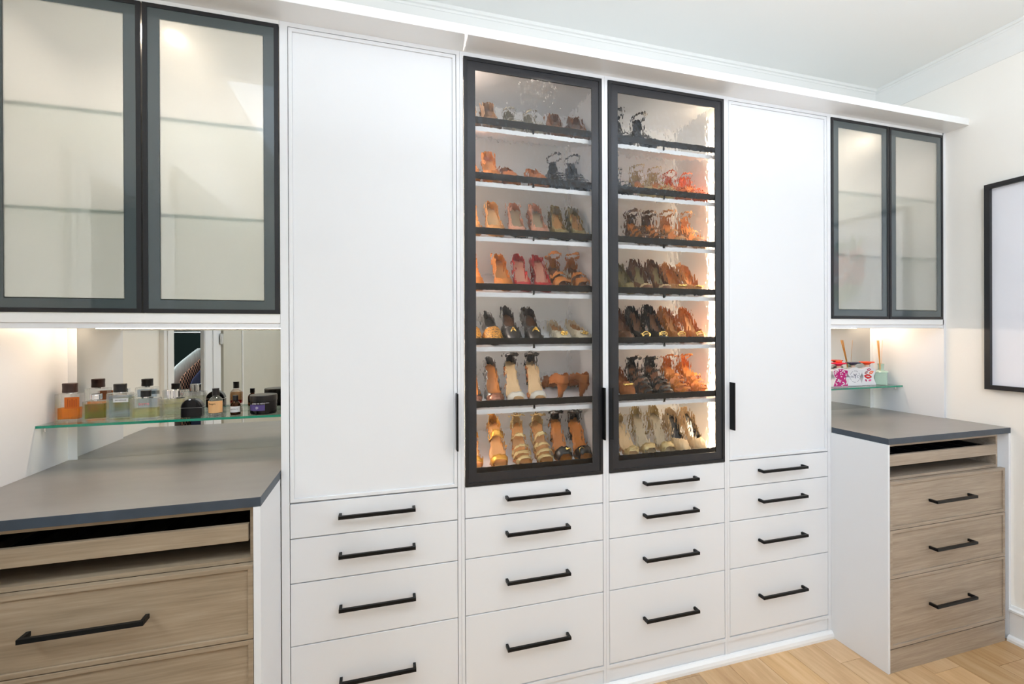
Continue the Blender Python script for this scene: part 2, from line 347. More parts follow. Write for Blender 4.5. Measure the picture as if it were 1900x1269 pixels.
DZ = [.9120, .790, .635, .4178, .1098]
HZ = [.858, .7195, .533, .276]
G = .0019
kinds = ['white', 'shoe', 'shoe', 'white']
labs = ['white tall cabinet with plain door above four drawers, beside the left worktop niche',
        'white tall cabinet with black framed glass shoe door, the one nearer the left worktop',
        'white tall cabinet with black framed shoe door, glowing light strip visible on its right inside',
        'white tall cabinet with plain door above four drawers, beside the right worktop niche']
SHZ = [2.313, 2.096, 1.880, 1.661, 1.445, 1.198, .937]
TA = math.tan(math.radians(19.8))
cabs = []
for i, x0 in enumerate(COLX):
    x1 = x0+WD
    t = thing('tall_cabinet', labs[i], 'cabinet', ((x0+x1)/2, .19, 0)); cabs.append(t)
    xl = -.3401 if i == 0 else x0-.0129; xr = 2.1210 if i == 3 else x1+.0129
    b = B(); e = .0003
    b.box(xl+e, x0, 0, .372, 0, ZF-e); b.box(x1, xr-e, 0, .372, 0, ZF-e)
    b.box(x0, x1, 0, .372, ZT, ZF-e)
    b.box(x0, x1, .005, .372, .02, .0900); b.box(x0, x1, 0, .372, .0905, .1065)
    b.box(x0, x1, .366, .372, .1065, ZT)
    b.box(x0, x1, .020, .366, .905, .918 if kinds[i]=='white' else .918)
    ob('carcass', b, M_whitein if kinds[i]=='shoe' else M_white, t) if False else ob('carcass', b, M_white, t)
    for k in range(4):
        d = slab(t, 'drawer', x0+G, x1-G, DZ[k+1]+G, DZ[k]-G, 0, M_white)
        handle_h(d, (x0+x1)/2, HZ[k], 0)
    if kinds[i] == 'white':
        d = slab(t, 'door', x0+G, x1-G, ZB+G*.6, ZT-G, 0, M_white, frame=.0125)
    else:
        b = B(); b.ring(x0+G, x1-G, ZB-.001, ZT-G, .0135, -.005, .018); d = ob('door', b, M_black, t, bevel=.001, label='black metal framed door')
        b = B(); b.ring(x0+.0135, x1-.0135, ZB+.012, ZT-.0135, .0335, -.0015, .006); ob('glass_border', b, M_border2, d, label='charcoal border printed on the glass')
        b = B(); b.box(x0+.046, x1-.046, -.001, .004, ZB+.0445, ZT-.046); ob('glass_pane', b, M_rain, d, label='clear rippled glass')
    hx = {0: x1-.0045, 1: x1-.0045, 2: x0+.0045, 3: x0+.0045}[i]
    b = B(); b.box(hx-.003, hx+.003, -.030, (-.0052 if kinds[i]=='shoe' else -.0003), 1.058, 1.273); ob('pull', b, M_handle, d, bevel=.0006)
    if kinds[i] == 'shoe':
        b = B(); b.box(x0, x1, .360, .3655, .918, ZT); ob('back_panel', b, M_whitein, t)
        for k, zf in enumerate(SHZ):
            ys, ye = .036, .350
            b = B(); b.prism([(ys, zf-.017), (ys, zf), (ye, zf+(ye-ys)*TA), (ye, zf+(ye-ys)*TA-.017)], 'x', x0+.016, x1-.016)
            sh = ob('slanted_shelf', b, M_white, t)
            b = B(); b.box(x0+.017, x1-.017, .030, .035, zf+.010, zf+.036)
            for xx in ((x0+x1)/2,): b.box(xx-.004, xx+.004, .031, .0355, zf-.006, zf+.012)
            ob('shoe_fence', b, M_fence, sh, bevel=.0006)
        sx = (x0+.0005, x0+.010) if i == 1 else (x1-.010, x1-.0005)
        b = B(); b.box(sx[0], sx[1], .066, .092, .93, 2.515); ob('light_strip', b, M_led3 if i == 1 else M_led, t, bevel=.002, label='glowing warm vertical light strip')

# ------------------------------------------------------------ upper glass cabinets
def upper(xa, xb, xm, lab, left):
    t = thing('wall_cabinet', lab, 'cabinet', ((xa+xb)/2, .19, 1.52))
    b = B()
    b.box(xa, xb, 0.0, .3655, ZT+.001, ZF-.0005)             # top
    b.box(xa, xb, 0.0, .3655, 1.5375, 1.5655)                # bottom
    b.box(xa, xb, .3555, .3655, 1.5655, ZT+.001)             # back
    ob('carcass', b, M_whitein, t)
    b = B()
    if left: b.box(XL+.0005, xa, 0.0, .3655, 1.0320, ZF-.0005)
    else: b.box(xb, XR-.0005, 0.0, .3655, 1.0320, ZF-.0005).box(2.9105, xb, 0, .018, 1.5375, ZF-.0005)
    ob('end_panel', b, M_white, t)
    b = B(); b.box(xa, xb, .004, .020, 1.5195, 1.5362); ob('light_valance', b, M_white, t, bevel=.0008)
    b = B(); b.box(xa+.05, xb-.04, .285, .297, 1.5235, 1.5372); ob('light_strip', b, M_led2, t, label='warm light strip under the cabinet')
    for z in (1.888, 2.206):
        b = B(); b.box(xa+.001, xb-.001, .045, .345, z, z+.010); s = ob('glass_shelf', b, M_shelfglass2, t, label='clear glass shelf inside the cabinet')
        b = B(); b.box(xa+.001, xb-.001, .0425, .045, z, z+.010); ob('polished_edge', b, M_edge2, s)
    pk = B(); pk.lathe([(.032,0),(.032,-.010),(.026,-.012)], 24, ((xm+.02 if not left else xm+.034), .150, ZT)); o = ob('puck_light', pk, M_alu, t)
    pk = B(); pk.lathe([(.025,-.0125),(.025,-.0145)], 24, ((xm+.02 if not left else xm+.034), .150, ZT)); ob('lens', pk, M_puck if left else M_puck2, o)
    for a, c in ((xa+.0015, xm-.0022), (xm+.0022, (xb if left else 2.9105)-.0020)):
        b = B(); b.ring(a, c, 1.5662 if not left else 1.5685, ZT, .0135, -.004, .018); d = ob('door', b, M_black, t, bevel=.001, label='black metal framed door')
        b = B(); b.ring(a+.0130, c-.0130, 1.5795, ZT-.013, .0340, -.0015, .004); ob('glass_border', b, M_border, d, label='grey border printed on the glass')
        b = B(); b.box(a+.046, c-.046, -.0015, .0025, 1.611, ZT-.0465); ob('glass_pane', b, M_frost, d, label='frosted glass')
    return t
upper(-1.1330, -.3405, -.7370, 'wall cabinet with two frosted glass doors above the perfume bottles', True)
upper(2.1214, 2.9170, 2.5115, 'narrow looking wall cabinet with two frosted glass doors above the reed diffuser', False)
#, .16, 2.53), (-.737, .16, 0), .5, .12, 2.2, (1,.93,.82))
#, .16, 2.53), (2.515, .16, 0), .5, .12, 2.2, (1,.93,.82))

# niche mirrors, filler strips
b = B(); b.box(-1.105, -.3405, .3680, .3755, 1.0320, 1.5370); tag(ob('mirror', b, M_mirror), 'mirror covering the back of the left niche behind the perfume bottles', 'mirror')
b = B(); b.box(2.1214, 2.8930, .3680, .3755, 1.0320, 1.5370); tag(ob('mirror', b, M_mirror), 'mirror covering the back of the right niche behind the diffuser', 'mirror')
b = B(); b.box(-1.1495, -1.1055, .366, .3755, 1.0320, 1.5370); struct('trim_11', b, M_white, bevel=.0006)
b = B(); b.box(2.8935, 2.9335, .366, .3755, 1.0320, 1.5370); struct('trim_12', b, M_white, bevel=.0006)

# ------------------------------------------------------------ worktops
def worktop(x0, x1, lab):
    t = thing('worktop', lab, 'worktop', ((x0+x1)/2, .05, 1.0045))
    b = B(); b.box(x0, x1, -.2605, .3755, 1.0046, 1.0316); ob('slab', b, M_stone, t, bevel=.0008)
    b = B(); b.box(x0, x1, -.2615, -.2606, 1.0046, 1.0313); ob('front_edge', b, M_stedge, t, label='front edge tinted with reflected blue grey')
    xs = (x1, x1+.001) if x0 < 0 else (x0-.001, x0)
    b = B(); b.box(xs[0], xs[1], -.2615, -.003, 1.0046, 1.0313); ob('side_edge', b, M_stedge, t, label='side edge tinted with reflected blue grey')
worktop(-1.1490, -.3423, 'dark grey worktop slab in the left niche under the perfume shelf')
worktop(2.1222, 2.9330, 'dark grey worktop slab in the right niche under the diffuser shelf')

# ------------------------------------------------------------ wooden base cabinets
def base_cab(sgn, lab, m):
    # sgn -1: left cabinet (mirrored), +1: right cabinet; outer end toward the side wall
    if sgn > 0: xa, xb, wa, wb = 2.1290, 2.8745, 2.1305, 2.8915
    else: xa, xb, wa, wb = -1.0950, -.3615, -1.1180, -.3625
    YC, YD = -.2415, -.2615
    t = thing('base_cabinet', lab, 'cabinet', ((xa+xb)/2, 0, 0))
    b = B()
    b.box(xa, xa+.012, YC, .37, .1065, 1.004); b.box(xb-.012, xb, YC, .37, .1065, 1.004)
    b.box(xa+.012, xb-.012, YC, .37, .990, 1.004); b.box(xa+.012, xb-.012, YC, .37, .841, .853)
    b.box(xa+.012, xb-.012, .36, .37, .1065, .99)
    b.box(xa+.012, xb-.012, YC, .36, .1065, .118)
    ob('carcass', b, m, t)
    b = B(); b.box(wa, wb, -.2600, -.245, 0.0005, .1012); ob('plinth', b, m, t)
    for z0, z1, hz in ((.6285,.8400,.738),(.4140,.6255,.525),(.1065,.4110,.270)):
        d = slab(t, 'drawer', wa, wb, z0, z1, YD, m, frame=.0135, th=.0195)
        handle_h(d, (2.500 if sgn > 0 else -.745), hz, YD, .266, .036)
    b = B(); b.box(xa+.0145, xb-.0155, -.2480, -.234, .9040, .9530)
    tr = ob('pull_out_tray', b, m, t, bevel=.0008)
    b = B(); b.box(xa+.016, xb-.017, -.234, .12, .912, .9185)
    for q in ((xa+.016, xa+.026), (xb-.027, xb-.017)): b.box(q[0], q[1], -.234, .12, .9185, .940)
    for k in range(1, 6): b.box(xa+.02+k*(xb-xa-.04)/6, xa+.026+k*(xb-xa-.04)/6, -.23, .12, .9185, .938)
    ob('tray_lining', b, M_velvet, tr)
    for ex0, ex1 in (((2.1165, 2.1285), (2.9180, 2.9330)) if sgn > 0 else ((-.3610, -.3423), (-1.1490, -1.1190))):
        b = B(); b.box(ex0, ex1, YD, -.0005, .0005, 1.0043); ob('end_panel', b, M_white, t, label='white end panel', bevel=.0006)
    if sgn > 0: b = B(); b.box(2.8750, 2.9178, -.215, -.205, .1, 1.0043); ob('filler_strip', b, M_white, t, label='white filler')
    return t
base_cab(-1, 'grey brown oak base cabinet under the left worktop', M_wood)
base_cab(1, 'grey brown oak base cabinet under the right worktop', M_woodR)

# ------------------------------------------------------------ glass shelves in the niches
def gshelf(x0, x1, ztop, lab):
    t = thing('niche_shelf', lab, 'glass shelf', ((x0+x1)/2, .28, ztop-.009))
    b = B(); b.box(x0, x1, .2025, .3665, ztop-.009, ztop); ob('glass', b, M_shelfglass, t)
    b = B(); b.box(x0, x1, .2005, .2024, ztop-.009, ztop); ob('polished_edge', b, M_edge, t, label='green polished front edge')
    for x in ((x0+.006, x1-.006)):
        for y in (.235, .34): b = B(); b.lathe([(.0035,-.016),(.0035,0)], 10, (x, y, ztop-.0095)); ob('shelf_pin', b, M_chrome, t)
ZSL, ZSR = 1.1917, 1.1878
gshelf(-1.1322, -.3412, ZSL, 'clear glass shelf with green edge holding the perfume bottles')
gshelf(2.1222, 2.9162, ZSR, 'clear glass shelf with green edge holding the diffuser and patterned bottles')

# ------------------------------------------------------------ perfume bottles
M_bg = thin_glass('bottle glass', (.985,.988,.985,1), 1.5, refract=.32)
def liquid(name, c): return thin_glass(name, c, .6, refract=.15, ior=1.33)
L_amb = liquid('amber liquid', (1,.56,.07,1)); L_grn = liquid('green liquid', (.58,.62,.12,1)); L_blu = liquid('pale blue liquid', (.74,.82,.93,1))
L_yel = liquid('yellow liquid', (.95,.92,.66,1)); L_cl = liquid('clear liquid', (.95,.95,.89,1)); L_red = liquid('red liquid', (.75,.08,.02,1))
M_cb = mat('dark brown cap', S(48,28,24), .35); M_ck = mat('black cap', S(18,18,22), .3); M_lab_o = mat('orange label', S(200,98,12), .5, var=.06)
M_lab_w = mat('white label', S(235,236,238), .5); M_lab_p = mat('peach label', S(235,185,130), .5); M_ink = mat('dark ink', S(30,26,24), .6)
M_bk = mat('glossy black glass', S(5,4,6), .05, spec=.4); M_pur = mat('purple label', S(84,70,130), .5)
M_brown = thin_glass('brown glass', (.30,.14,.03,1), 1.2, refract=.3); M_pink = mat('pink ink', S(225,130,140), .6)

def rounded(b, w_, d, z0, z1, r, mi=0):
    pts = []
    for cx, cyy, a0 in ((w_/2-r, d/2-r, 0), (-w_/2+r, d/2-r, 90), (-w_/2+r, -d/2+r, 180), (w_/2-r, -d/2+r, 270)):
        for k in range(4):
            a = math.radians(a0+30*k); pts.append((cx+r*math.cos(a), cyy+r*math.sin(a)))
    b.prism(pts, 'z', z0, z1, mi); return b

def rect_bottle(lab, x, y, w_, d, h, lq, lh, cap, capr, caph, capm, group='perfume bottles on the left glass shelf', rz=0, base=.008, collar=M_chrome, ribs=0):
    t = thing('perfume_bottle', lab, 'perfume bottle', (x, y, ZSL), (0,0,rz), group)
    b = B(); rounded(b, w_, d, .0004, h, .005); ob('bottle', b, M_bg, t, local=True, bevel=.002)
    b = B(); rounded(b, w_-.012, d-.010, base, base+lh, .004); ob('perfume', b, lq, t, local=True)
    b = B(); b.lathe([(capr*.5,h),(capr*.5,h+.004)], 20); ob('collar', b, collar, t, local=True)
    b = B()
    if cap == 'drum': b.lathe([(capr*.97,h+.004),(capr,h+.006),(capr*.97,h+.004+caph*.5),(capr,h+.002+caph),(capr*.96,h+.004+caph)], 28)
    elif cap == 'rib': b.lathe([(capr,h+.004),(capr,h+.004+caph),(capr*.8,h+.006+caph)], 40, rib=.0016)
    ob('cap', b, capm, t, local=True, smooth=False)
    return t
t = rect_bottle('square clear perfume bottle half full of amber with orange stamp label', -1.082, .285, .072, .040, .098, L_amb, .040, 'drum', .021, .033, M_cb)
b = B()                                                # stamp label with scalloped edge
pts = []; sx0, sx1, sz0, sz1 = -.006, .0385, .046, .087; n = 9
for k in range(n*2): pts.append((sx0+(sx1-sx0)*k/(2*n), sz0+(.0012 if k%2 else 0)))
for k in range(n*2): pts.append((sx1-(0.0012 if k%2 else 0), sz0+(sz1-sz0)*k/(2*n)))
for k in range(n*2): pts.append((sx1-(sx1-sx0)*k/(2*n), sz1-(.0012 if k%2 else 0)))
for k in range(n*2): pts.append((sx0+(.0012 if k%2 else 0), sz1-(sz1-sz0)*k/(2*n)))
b.prism(pts, 'y', -.0212, -.0204); ob('stamp_label', b, M_lab_o, t, local=True)
b = B()
for k in range(5): b.box(.004+.006*k, .0055+.006*k, -.0216, -.0212, .052, .080-.004*(k%2))
ob('label_print', b, mat('rust ink', S(140,55,10), .6), t, local=True)
t = rect_bottle('low clear perfume bottle full of olive green perfume with silver collar', -1.000, .275, .066, .042, .070, L_grn, .050, 'drum', .0155, .018, M_chrome)
b = B(); rounded(b, .030, .024, .0745, .094, .004); ob('cap_block', b, M_chrome, t, local=True, bevel=.001)
t = rect_bottle('tall clear perfume bottle of pale blue perfume with narrow white label', -.925, .270, .070, .040, .096, L_blu, .078, 'drum', .0195, .029, M_ck)
b = B(); b.box(-.012, .0335, -.0210, -.0203, .064, .078); l = ob('label_plate', b, M_lab_w, t, local=True)
text('lettering', 'EN VOYAGE', .0062, M_ink, l, (.011, -.0214, .071))
t = rect_bottle('wide clear perfume bottle with pale yellow perfume and small black cap', -.835, .245, .086, .040, .078, L_yel, .033, 'drum', .0160, .0225, M_ck)
text('lettering', 'terre', .016, M_pink, t, (.002, -.0205, .058))
t = rect_bottle('clear perfume bottle with ribbed silver cap', -.757, .262, .074, .042, .070, L_cl, .044, 'rib', .0195, .026, M_chrome)
# black dome bottle
t = thing('perfume_bottle', 'glossy black domed perfume bottle', 'perfume bottle', (-.688, .245, ZSL), (0,0,0), 'perfume bottles on the left glass shelf')
pts = [(-.034,0),(.034,0),(.034,.036)] + [(.034*math.cos(a), .036+.033*math.sin(a)) for a in [PI*k/14 for k in range(1,14)]] + [(-.034,.036)]
b = B(); b.prism(pts, 'y', -.017, .017); ob('bottle', b, M_bk, t, local=True, bevel=.004)
b = B(); b.box(-.0347, .0347, -.0177, .0177, .0355, .0365); ob('seam', b, M_alu, t, local=True)
def round_bottle(lab, x, y, r, h, m, capr, caph, lq, lh, labm, txt, z0l, z1l, base=.006):
    t = thing('perfume_bottle', lab, 'perfume bottle', (x, y, ZSL), (0,0,0), 'perfume bottles on the left glass shelf')
    b = B(); b.lathe([(r*.95,.0004),(r,.003),(r,h*.70),(r*.93,h*.82),(r*.7,h*.93),(r*.42,h),(r*.40,h+.003)], 32); ob('bottle', b, m, t, local=True, smooth=False, bevel=0)
    if lq: b = B(); b.lathe([(r*.86,base),(r*.88,base+.002),(r*.88,base+lh)], 28); ob('perfume', b, lq, t, local=True)
    b = B(); b.lathe([(capr,h+.003),(capr*.98,h+.003+caph*.5),(capr,h+.003+caph)], 24); ob('cap', b, M_ck, t, local=True)
    b = B(); rows = []
    for z in (z0l, z1l): rows.append([((r+.0006)*math.cos(a), (r+.0006)*math.sin(a), z) for a in [math.radians(-165+150*k/14) for k in range(15)]])
    b.grid(rows); l = ob('paper_label', b, labm, t, local=True, solid=.0004)
    text('lettering', txt, .008 if r > .02 else .0055, M_ink, l, (-.004 if r > .02 else 0, -r-.0012, z1l-.010), ext=.0001)
    return t
round_bottle('round clear bottle with peach label and a layer of red perfume', -.612, .245, .0240, .074, M_bg, .0115, .027, L_red, .012, M_lab_p, 'Baiguis', .014, .058, base=.012)
round_bottle('smallest brown glass bottle with white label and black cap', -.548, .252, .0172, .052, M_brown, .0095, .019, None, 0, M_lab_w, 'SANTAL 33', .011, .033)
t = thing('cosmetic_jar', 'wide black cosmetic jar with purple label', 'jar', (-.452, .256, ZSL))
b = B(); b.lathe([(.044,.0004),(.0465,.004),(.0465,.050)], 40); ob('jar_body', b, M_bk, t, local=True)
b = B(); b.lathe([(.0475,.0505),(.048,.052),(.048,.070),(.0465,.073),(.0,.0732)], 40); ob('lid', b, mat('black lid', S(24,24,26), .3), t, local=True)
b = B(); b.grid([[(.0471*math.cos(a), .0471*math.sin(a), z) for a in [math.radians(-150+78*k/12) for k in range(13)]] for z in (.016,.038)]); l = ob('purple_label', b, M_pur, t, local=True, solid=.0003)
text('lettering', 'CIRE DE NERO', .0068, M_lab_w, l, (-.006, -.0480, .043), ext=.0001)
text('lettering', 'D', .012, M_lab_w, l, (-.012, -.0480, .027), ext=.0001)
b = B(); b.box(.018, .030, -.0480, -.0476, .0445, .0455); ob('fine_print', b, M_lab_w, l, local=True)

# ------------------------------------------------------------ right niche: patterned bottles, diffuser
M_wg = mat('white coated glass', S(243,243,246), .12, coat=1, var=.01); M_mag = mat('magenta print', S(196,0,120), .3, coat=.5); M_cap_r = mat('crimson cap', S(225,16,70), .25)
M_cap_o = mat('orange cap', S(250,75,20), .25); M_cap_n = mat('navy cap', S(30,28,60), .25); M_navy = mat('navy ink', S(40,46,84), .5)
M_lip = mat('red print', S(215,20,28), .35); M_lipo = mat('orange print', S(250,110,40), .35); M_lipd = mat('dark pink print', S(180,20,90), .35); M_cork = mat('pale stopper', S(235,205,180), .5)
def star_pts(s=1.0):
    # five-lobed body: broad shoulders, pinched waist, wide splayed feet
    return [(x*s, z*s) for x, z in [(-.046,0),(.046,0),(.040,.016),(.031,.036),(.030,.046),(.040,.062),(.044,.080),(.040,.086),(.024,.088),(.012,.094),(-.012,.094),(-.024,.088),(-.040,.086),(-.044,.080),(-.040,.062),(-.030,.046),(-.031,.036),(-.040,.016)]]
def star_bottle(lab, x, y, capm, front, topdisc=None):
    t = thing('perfume_bottle', lab, 'perfume bottle', (x, y, ZSR), (0,0,-.12), 'star shaped perfume bottles on the right glass shelf')
    b = B(); b.prism(star_pts(), 'y', -.013, .013); ob('bottle', b, M_wg, t, local=True, bevel=.003)
    b = B(); b.lathe([(.010,.094),(.010,.104)], 20); ob('neck', b, M_cork, t, local=True)
    b = B(); b.lathe([(.010,.104),(.020,.112),(.034,.114),(.035,.117),(.034,.120),(.0,.121)], 32); ob('cap', b, capm, t, local=True, smooth=False)
    t.scale = (1.15, 1, 1.15)
    if topdisc: b = B(); b.lathe([(.014,.1212),(.015,.124),(.014,.1285),(0,.129)], 24); ob('cap_button', b, topdisc, t, local=True)
    return t
t = star_bottle('star shaped bottle with magenta and white print and crimson disc cap', 2.495, .255, M_cap_r, 0, M_cap_o)
b = B(); b.prism([(x*.90, z*.9+.004) for x, z in star_pts()], 'y', -.0142, -.0133); pr = ob('magenta_print', b, M_mag, t, local=True)
b = B(); r_ = random.Random(5)
for k in range(46):
    cx, cz = (r_.random()-.5)*.066, .008+r_.random()*.076
    if abs(cx) > .026 and .03 < cz < .052: continue
    a0 = r_.random()*PI; p_ = [(cx+.0048*math.cos(a)*math.cos(a0)-.0022*math.sin(a)*math.sin(a0), cz+.0048*math.cos(a)*math.sin(a0)+.0022*math.sin(a)*math.cos(a0)) for a in [2*PI*q/8 for q in range(8)]]
    b.prism(p_, 'y', -.0148, -.0143)
ob('white_flecks', b, M_wg, pr, local=True)
t = star_bottle('star shaped white bottle with navy circle lettering and navy disc cap', 2.620, .268, M_cap_n, 0)
text('lettering', 'N', .017, M_navy, t, (-.0155, -.0136, .047)); text('lettering', 'Y', .034, M_navy, t, (0, -.0136, .049)); text('lettering', 'C', .017, M_navy, t, (.0160, -.0136, .047))
b = B()
for k in range(30):
    if k % 5 == 4: continue
    a = 2*PI*k/30; ca, sa = math.cos(a), math.sin(a)
    p_ = [((.0285+dr)*math.cos(a+da), .048+(.0285+dr)*math.sin(a+da)) for dr, da in ((-.0010,-.06),(.0010,-.06),(.0010,.06),(-.0010,.06))]
    b.prism(p_, 'y', -.0138, -.0133)
ob('circle_print', b, M_navy, t, local=True)
t = star_bottle('star shaped white bottle with red lips print and orange disc cap', 2.737, .275, M_cap_o, 0)
def lips(cx, cz, s, a0, m, hole=True):
    up_ = [(-1,0),(-.6,.28),(-.2,.5),(0,.36),(.2,.5),(.6,.28),(1,0),(.6,-.35),(0,-.55),(-.6,-.35)]
    R_ = lambda p: (cx+s*(p[0]*math.cos(a0)-p[1]*math.sin(a0)), cz+s*(p[0]*math.sin(a0)+p[1]*math.cos(a0)))
    b = B(); b.prism([R_(p) for p in up_], 'y', -.0140, -.0133, 0)
    if hole: b.prism([R_((p[0]*.55, p[1]*.22)) for p in up_], 'y', -.0145, -.0139, 1)
    ob('lips_print', b, [m, M_wg], t, local=True)
lips(-.006, .046, .024, -.15, M_lip); lips(.014, .066, .015, .3, M_lipo); lips(-.016, .066, .011, .5, mat('maroon print', S(130,10,40), .35)); lips(.000, .080, .013, .1, M_lipd); lips(.006, .026, .010, .2, mat('pink print', S(235,90,150), .35), False); lips(-.017,.026,.008,-1.0, M_lipd, False)
# reed diffuser
M_celadon = mat('celadon glass', S(208,238,220), .25, trans=.25, coat=.5, var=.05, vs=20)
t = thing('reed_diffuser', 'pale green square bottle reed diffuser with thin wooden sticks', 'reed diffuser', (2.850, .275, ZSR), (0,0,.55))
b = B(); rounded(b, .062, .062, .0004, .074, .006); ob('bottle', b, M_celadon, t, local=True, bevel=.003)
b = B(); b.prism([(-.031,-.031),(.031,-.031),(.031,.031),(-.031,.031)], 'z', .0741, .0742)
b = B(); b.lathe([(.036,.074),(.030,.080),(.016,.085),(.014,.090),(.014,.110),(.0165,.124)], 24); ob('neck', b, M_celadon, t, local=True)
M_reed = mat('pale reed', S(240,180,95), .6)
for k, (dx, dy) in enumerate([(-.052,-.018),(-.047,-.012),(-.044,-.020),(-.039,-.014),(.018,.004)]):
    dx, dy = dx*math.cos(.55)+dy*math.sin(.55), -dx*math.sin(.55)+dy*math.cos(.55)
    b = B(); b.tube([(0+.002*k-.004,0,.03),(dx*.5,dy*.5,.15),(dx,dy,.262)], .0016 if k < 4 else .0009, 6); ob('reed', b, M_reed, t, local=True)

# ------------------------------------------------------------ shoes
def lerp(t, tab):
    for (a, va), (b_, vb) in zip(tab, tab[1:]):
        if t <= b_:
            u = (t-a)/(b_-a); return va+(vb-va)*u
    return tab[-1][1]
WT = [(0,.0),(.012,.30),(.04,.52),(.09,.74),(.17,.92),(.28,1),(.40,.92),(.52,.75),(.65,.68),(.78,.67),(.88,.65),(.95,.52),(.985,.30),(1,.0)]
TS = [0,.012,.04,.09,.14,.20,.25,.30,.34,.40,.47,.55,.63,.71,.78,.84,.89,.935,.97,.99,1]
class Shoe:
    def __init__(s, L=.225, W=.078, H=.06, plat=.005, h=.052, t0=.30, rim=42, mir=1, toe=.75):
        s.L, s.W, s.H, s.plat, s.h, s.t0, s.rim, s.mir, s.toe = L, W, H, plat, h, t0, rim, mir, toe
        s.sy = math.sqrt(max(.3, 1-(H/L)**2*.9))
    def w(s, t): return .5*s.W*lerp(t, WT)
    def y(s, t): return s.L*s.sy*t
    def cx(s, t): return s.mir*.003*math.sin(PI*min(1, t*1.1))
    def zs(s, t):
        u = min(1, max(0, (t-.28)/.56)); return s.plat+s.H*u*u*(3-2*u)
    def hh(s, t): return lerp(t, [(0,.014),(.05,.026),(.15,s.h*.66),(.30,s.h*.90),(.5,s.h*.98),(.85,s.h*1.05),(1,s.h*1.18)])
    def pt(s, t, phi, off=0):
        w_ = s.w(t)+off; c, q = math.cos(phi), math.sin(phi)
        return (s.cx(t)+w_*math.copysign(abs(c)**s.toe, c), s.y(t) + (off if t > .5 else -off if t < .1 else 0), s.zs(t)+(s.hh(t)+off)*abs(q)**.85)
    def toe_box(s, tmax=None, tmin=0):
        tmax = tmax or s.t0; T = [t for t in TS if tmin < t < tmax]; T = [tmin]+T+[tmax]
        b = B(); b.grid([[s.pt(t, PI*k/16) for k in range(17)] for t in T]); return b
    def walls(s, b=None, tmin=None, rim=None, decay=.05):
        b = b or B(); tm = tmin if tmin is not None else s.t0; T = [tm]+[t for t in TS if t > tm+.005]; rim = rim or s.rim
        for side in (0, 1):
            rows = []
            for t in T:
                ph = math.radians(rim+(90-rim)*math.exp(-(t-tm)/decay))
                if tmin is not None: ph = math.radians(rim*min(1, .35+(t-tm)/.15))
                rows.append([s.pt(t, (ph*k/6) if side == 0 else PI-ph*k/6) for k in range(7)])
            b.grid(rows)
        return b
    def insole(s, sc=.93, t0=.03, t1=.985, dz=.0035):
        b = B(); T = [t0]+[t for t in TS if t0 < t < t1]+[t1]
        b.grid([[(s.cx(t)+s.w(t)*sc*(k/3-1), s.y(t), s.zs(t)+dz+.003*abs(k/3-1)**2) for k in range(7)] for t in T]); return b
    def sole(s, th=.004, sc=1.0, wedge=False):
        b = B(); top, bot = [], []
        for t in TS[1:-1]:
            z1 = s.zs(t)+.001; z0 = max(0, s.zs(t)-th-(s.plat if t < .33 else s.plat*.6)) if not wedge else 0
            top.append([(s.cx(t)+s.w(t)*sc*q, s.y(t), z1) for q in (-1,-.5,0,.5,1)]); bot.append([(s.cx(t)+s.w(t)*sc*q*(.96), s.y(t), z0) for q in (-1,-.5,0,.5,1)])
        b.grid(top); b.grid(bot)
        for q in (0, 4): b.grid([[r[q], r2[q]] for r, r2 in zip(top, bot)])
        for e in (0, -1): b.grid([top[e], bot[e]])
        bmesh.ops.remove_doubles(b.bm, verts=b.bm.verts, dist=1e-5); return b
    def heel(s, rb=.007):
        b = B(); rings = []; yh = s.y(.90); zt = s.zs(.90)-.003
        for u in (0, .12, .3, .55, .8, 1):
            z = zt*(1-u); f = (1-u)**1.6
            rx = rb+(.5*s.W*.66-rb)*f; ry = rb+(.030-rb)*f; yc = yh+.004-(.010)*(u)
            if u == 0: z = zt
            rings.append([(s.cx(.9)*.6+rx*math.cos(a), min(yc+ry*math.sin(a), s.y(.995)), z+(s.zs(.8)-s.zs(.9))*.0) for a in [2*PI*k/12 for k in range(13)]])
        b.grid(rings); b.bm.faces.new([b.bm.verts.new(p) for p in rings[-1][:-1]]); bmesh.ops.remove_doubles(b.bm, verts=b.bm.verts, dist=1e-5); return b
    def band(s, t1, t2, off=.002, p0=0, p1=180, n=14, skew=0, lift=0):
        b = B(); rows = []
        for q in range(4):
            row = []
            for k in range(n+1):
                ph = math.radians(p0+(p1-p0)*k/n); t = t1+(t2-t1)*q/3+skew*(k/n-.5)
                x, y, z = s.pt(min(.99, max(.01, t)), ph, off); row.append((x, y, z+lift*math.sin(ph)))
            rows.append(row)
        b.grid(rows); return b
    def loop(s, hz=.075, r=.0036, tilt=.02, fl=2.2, yc=.86, rx=.030, ry=.034):
        b = B(); z0 = s.zs(.9)+hz; ycc = s.y(yc)
        b.tube([(s.cx(.8)+rx*math.cos(a), ycc+ry*math.sin(a), z0-tilt*math.sin(a)) for a in [2*PI*k/20 for k in range(20)]], r, 8, True, fl=.5)
        b.tube([(s.cx(.98), s.y(.985), s.zs(.98)+.002), (s.cx(.98), s.y(.995)+.001, s.zs(.98)+hz*.5), (s.cx(.9), ycc+ry, z0-tilt)], r*1.3, 8); return b

